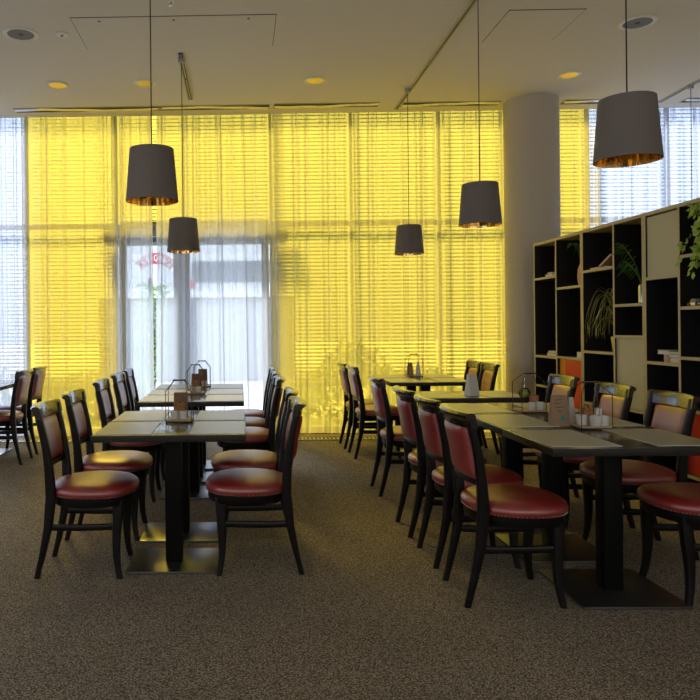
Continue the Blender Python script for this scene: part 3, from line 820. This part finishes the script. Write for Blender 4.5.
def book(x, y, z, w, h, th, mat, label, rot=None, group='books on the shelving'):
    # lies flat by default: w along y, h along x, th thick
    t = empty('book', (x, y, z))
    if rot: t.rotation_euler = rot
    bm = bmesh.new(); box(bm, 0, h, -w/2, w/2, 0, .003); box(bm, 0, h, -w/2, w/2, th-.003, th); box(bm, h-.003, h, -w/2, w/2, .003, th-.003)
    mk('cover', bm, mat, t, smooth=0)
    mk('pages', bx(.003, h-.003, -w/2+.003, w/2-.003, .003, th-.003), 'paper', t, smooth=0)
    return tag(t, label, 'book', group)
def bz(z): return z+.0112
# unit by the column: far bay
book(3.012, 6.87, bz(1.74), .16, .12, .022, 'bookpink', 'pink book lying flat at the bottom of the small pile, top shelf near the column')
book(3.015, 6.86, bz(1.74)+.0222, .11, .10, .018, 'bookbrown', 'small brown book lying on the pink book, top shelf near the column')
o = book(3.015, 6.738, bz(1.74), .022, .12, .19, 'bookgrey', 'slate book standing upright on the top shelf near the column')
o = book(3.03, 6.765, bz(1.74), .018, .12, .17, 'bookpink', 'pink book standing beside the slate book on the top shelf')
book(3.012, 6.83, bz(.965), .20, .14, .03, 'bookgrey', 'grey book lying on the low shelf of the end bay')
book(3.014, 6.82, bz(.965)+.0302, .17, .12, .02, 'bookwhite', 'pale book lying on the grey book, low shelf of the end bay')
book(3.012, 6.27, bz(.975), .10, .10, .05, 'bookwhite', 'small pale box-like book directly above the red panel')
# bay 2: pink vase with a broad leaf
def vase(x, y, z, prof, mat, label, name='vase'):
    t = empty(name, (x, y, z)); bm = bmesh.new(); lathe(bm, prof, 28); mk('body', bm, mat, t); tag(t, label, 'vase' if name == 'vase' else 'plant'); return t
v = vase(3.06, 6.275, bz(1.62), [(.028, 0), (.042, .005), (.050, .07), (.046, .14), (.030, .185), (.024, .20), (.020, .20), (.02, .10), (.003, .10)], 'pink', 'pink glazed vase holding a broad green leaf')
bm = bmesh.new()
def blade(bm, pts, w, fold=.3):
    pts = [Vector(p) for p in smooth_pts(pts, 4)]; n = len(pts); L = []
    for i, p in enumerate(pts):
        d = (pts[min(i+1, n-1)]-pts[max(i-1, 0)]).normalized(); s = d.cross(Vector((0, 0, 1)))
        if s.length < .1: s = Vector((0, 1, 0))
        s.normalize(); u = i/(n-1); ww = w*(sin(pi*min(1, u*.9+.08)))**.8/2; up = s.cross(d)
        L.append((bm.verts.new(p-s*ww+up*ww*fold), bm.verts.new(p), bm.verts.new(p+s*ww+up*ww*fold)))
    for a, b in zip(L, L[1:]):
        bm.faces.new((a[0], a[1], b[1], b[0])); bm.faces.new((a[1], a[2], b[2], b[1]))
blade(bm, [(0, 0, .12), (-.01, .03, .26), (-.03, .08, .36), (-.04, .14, .38), (-.05, .19, .345)], .07)
blade(bm, [(0, 0, .12), (.0, .01, .28), (-.03, .03, .36), (-.06, .05, .27)], .06)
mk('leaf', bm, 'leafg', v, smooth=60)
# bay 3: papers on top, spider plant below
book(3.012, 5.98, bz(1.74), .17, .12, .014, 'bookpink', 'thin pink booklet lying flat on the top shelf over the spiky plant')
o = book(3.012, 5.82, bz(1.74)+.004, .20, .12, .018, 'bookpink', 'pink booklet propped at a slant on the top shelf over the spiky plant', rot=(RAD(-24), 0, 0))
o.location.z = bz(1.74)+.047
book(3.012, 5.84, bz(1.74), .12, .11, .012, 'bookbrown', 'thin brown booklet under the slanting one, top shelf over the spiky plant')
sp = empty('spider_plant', (3.075, 5.735, bz(1.045)))
bm = bmesh.new(); lathe(bm, [(.035, 0), (.042, .004), (.055, .10), (.058, .125), (.052, .125), (.049, .105), (.004, .10)], 28); mk('pot', bm, 'yellowpot', sp)
bm = bmesh.new(); rnd = random.Random(5)
for i in range(40):
    a = rnd.uniform(RAD(60), RAD(300)) if i % 5 else rnd.uniform(0, 2*pi); L = rnd.uniform(.14, .36); hh = rnd.uniform(.16, .42)
    if i % 5: a = rnd.uniform(RAD(75), RAD(250))
    dx, dy = cos(a)*.62, sin(a)
    if dy < 0: L *= .14
    if dx > 0: dx *= .5
    blade(bm, [(0, 0, .11), (dx*L*.25, dy*L*.25, .11+hh*.8), (dx*L*.62, dy*L*.62, .11+hh), (dx*L*.92, dy*L*.92, .11+hh*.55), (dx*L, dy*L, .11+hh*.2-rnd.uniform(-.03, .08))], .012)
mk('leaves', bm, 'leafy', sp, smooth=60)
tag(sp, 'spiky plant with arching pale leaves in a yellow pot on the middle shelving', 'plant')
# bay 4: silver vase with palm fronds
v = vase(3.045, 5.325, bz(1.43), [(.030, 0), (.036, .004), (.036, .125), (.026, .14), (.022, .14), (.022, .05), (.003, .05)], 'chrome', 'silver vase with dark palm fronds on the middle shelving')
bm = bmesh.new(); rnd = random.Random(2)
for (ty, tz, bend) in ((.26, .36, .02), (.20, .20, .04)):
    P = smooth_pts([(0, 0, .10), (-.02, ty*.3, .14+tz*.45), (-.04, ty*.7, .12+tz*.85), (-.05, ty, .10+tz-bend)], 5)
    tube(bm, P, .0022, 5, .001)
    for q, p in enumerate(P[5:]):
        for s in (-1, 1):
            if q % 2: blade(bm, [p, (p[0]-.03*s, p[1]+.02, p[2]+.02-.01*s), (p[0]-.06*s, p[1]+.055, p[2]+.005-.02*s)], .009)
            blade(bm, [p, (p[0]-.01, p[1]+.018-.012*s, p[2]+.028*s), (p[0]-.015, p[1]+.045, p[2]+.05*s)], .009)
mk('fronds', bm, 'leafg', v, smooth=0)
# bay 5 low shelf: little pile
bm = bmesh.new(); lathe(bm, [(.030, 0), (.032, .003), (.032, .052), (.030, .055)], 24)
tag(mk('wooden_pot', bm, 'bookpink', loc=(3.04, 5.01, bz(1.0))), 'pinkish round pot carrying a pale book on a low shelf', 'pot')
book(3.01, 5.03, bz(1.0)+.0552, .14, .12, .030, 'bookwhite', 'pale book balanced on the round pot, low shelf under the high cream panel')
book(3.012, 4.905, bz(1.0), .105, .13, .038, 'bookbrown', 'brown book at the bottom of the pile, low shelf under the high cream panel')
book(3.01, 4.91, bz(1.0)+.0382, .115, .13, .022, 'bookwhite', 'pale book in the middle of the pile, low shelf under the high cream panel')
book(3.015, 4.915, bz(1.0)+.0604, .12, .12, .020, 'bookgreen', 'dark green book on top of the pile, low shelf under the high cream panel')
# bay 6: ivy, box and little model car
iv = empty('ivy_plant', (3.12, 4.52, bz(1.74)))
bm = bmesh.new(); lathe(bm, [(.04, 0), (.05, .004), (.062, .11), (.066, .125), (.06, .125), (.056, .11), (.004, .10)], 28); mk('pot', bm, 'terracotta', iv)
bm = bmesh.new(); rnd = random.Random(11); stems = bmesh.new()
def ivy_leaf(bm, p, d, L):
    d = Vector(d).normalized(); s = d.cross(Vector((-1, .1, .2)));
    if s.length < .1: s = Vector((0, 1, 0))
    s.normalize(); n = d.cross(s); p = Vector(p)
    sh = [(0, 0), (-.12, .38), (.22, .30), (.42, .52), (.62, .22), (1, 0)]
    V = [bm.verts.new(p+d*L*a+s*L*b+n*L*.10*(b > 0)) for a, b in sh]; W = [V[0]]+[bm.verts.new(p+d*L*a-s*L*b+n*L*.10) for a, b in sh[1:-1]]+[V[-1]]
    for i in range(1, len(sh)-1):
        bm.faces.new((V[0], V[i], V[i+1])); bm.faces.new((W[0], W[i+1], W[i]))
for k in range(17):
    ey = rnd.uniform(-.16, .09); ez = rnd.uniform(-.16, .22); ex = rnd.uniform(-.17, -.10)
    if k < 3: ey, ez = (.12, .22, .10)[k], (-.10, -.10, -.20)[k]
    P = smooth_pts([(0, 0, .11), (ex*.5, ey*.35, .16+max(ez, 0)*.5), (ex, ey*.8, .14+ez*.7), (ex-.02, ey, .06+ez)], 4)
    tube(stems, P, .0022, 5, .0012)
    for q, p in enumerate(P[3:]):
        for _ in range(2 if k < 3 else 3):
            d = (rnd.gauss(-.2, .4), rnd.gauss(0, .8), rnd.gauss(-.4, .7))
            ivy_leaf(bm, (p[0]+rnd.gauss(0, .008), p[1]+rnd.gauss(0, .014), p[2]+rnd.gauss(0, .014)), d, rnd.uniform(.030, .056))
mk('stems', stems, 'leafg', iv); mk('leaves', bm, 'leafl', iv, smooth=0)
tag(iv, 'bright green ivy spilling from the top shelf of the shelving', 'plant')
tag(mk('wooden_box', bx(-.05, .05, -.055, .055, 0, .085, bev=.003), 'bookbrown', loc=(3.12, 4.62, bz(1.39))), 'small brown box behind the model car under the ivy', 'box')
cr = empty('model_car', (3.03, 4.70, bz(1.39)))
bm = bmesh.new()
loft(bm, [[(a*.9, y, b+.012) for a, b in rrect(.045*w, h, .3)] for y, h, w in ((-.062, .016, .8), (-.055, .022, 1), (-.02, .026, 1), (.03, .026, 1), (.058, .022, 1), (.064, .012, .8))])
mk('car_body', bm, 'chrome', cr)
bm = bmesh.new(); loft(bm, [[(a, y, b+.034) for a, b in rrect(.034, h, .3)] for y, h in ((-.03, .012), (-.015, .03), (.02, .03), (.035, .010))]); mk('car_cabin', bm, 'bookgrey', cr)
for sx in (-1, 1):
    for sy in (-.038, .04):
        bm = bmesh.new(); bmesh.ops.create_cone(bm, cap_ends=True, segments=16, radius1=.011, radius2=.011, depth=.008, matrix=Matrix.Translation((sx*.021, sy, .011)) @ Matrix.Rotation(pi/2, 4, 'Y')); mk('wheel', bm, 'wire', cr)
tag(cr, 'tiny silver model car on the shelf under the ivy', 'model car')

# ------------------------------------------------------------------ light
SKY = 1.5
w = bpy.data.worlds.new('World'); S.world = w; w.use_nodes = True
# overcast sky: three times as bright overhead as at the horizon
T = w.node_tree; bg = T.nodes['Background']
tc = T.nodes.new('ShaderNodeTexCoord'); sx = T.nodes.new('ShaderNodeSeparateXYZ'); T.links.new(tc.outputs['Generated'], sx.inputs[0])
mr = T.nodes.new('ShaderNodeMapRange'); mr.inputs[1].default_value = 0; mr.inputs[2].default_value = 1; mr.inputs[3].default_value = SKY; mr.inputs[4].default_value = SKY*3
T.links.new(sx.outputs['Z'], mr.inputs[0]); T.links.new(mr.outputs[0], bg.inputs[1])
bg.inputs[0].default_value = (.73, .84, 1.0, 1)
def sun():
    l = bpy.data.lights.new('sun', 'SUN'); l.energy = 4.4; l.angle = RAD(11); l.color = (1, .96, .9)
    o = bpy.data.objects.new('sun', l); COL.objects.link(o)
    d = Vector((.20, -.76, -.60)).normalized(); o.rotation_euler = d.to_track_quat('-Z', 'Y').to_euler()
sun()
S.view_settings.view_transform = 'Standard'; S.view_settings.look = 'None'; S.view_settings.gamma = 1
S.view_settings.use_curve_mapping = False
S.view_settings.exposure = 0.78
S.cycles.transparent_max_bounces = 24
S.cycles.max_bounces = 10; S.cycles.diffuse_bounces = 6
S.cycles.sample_clamp_indirect = 4
S.cycles.use_denoising = True
S.cycles.denoising_prefilter = 'NONE'
S.cycles.use_adaptive_sampling = False
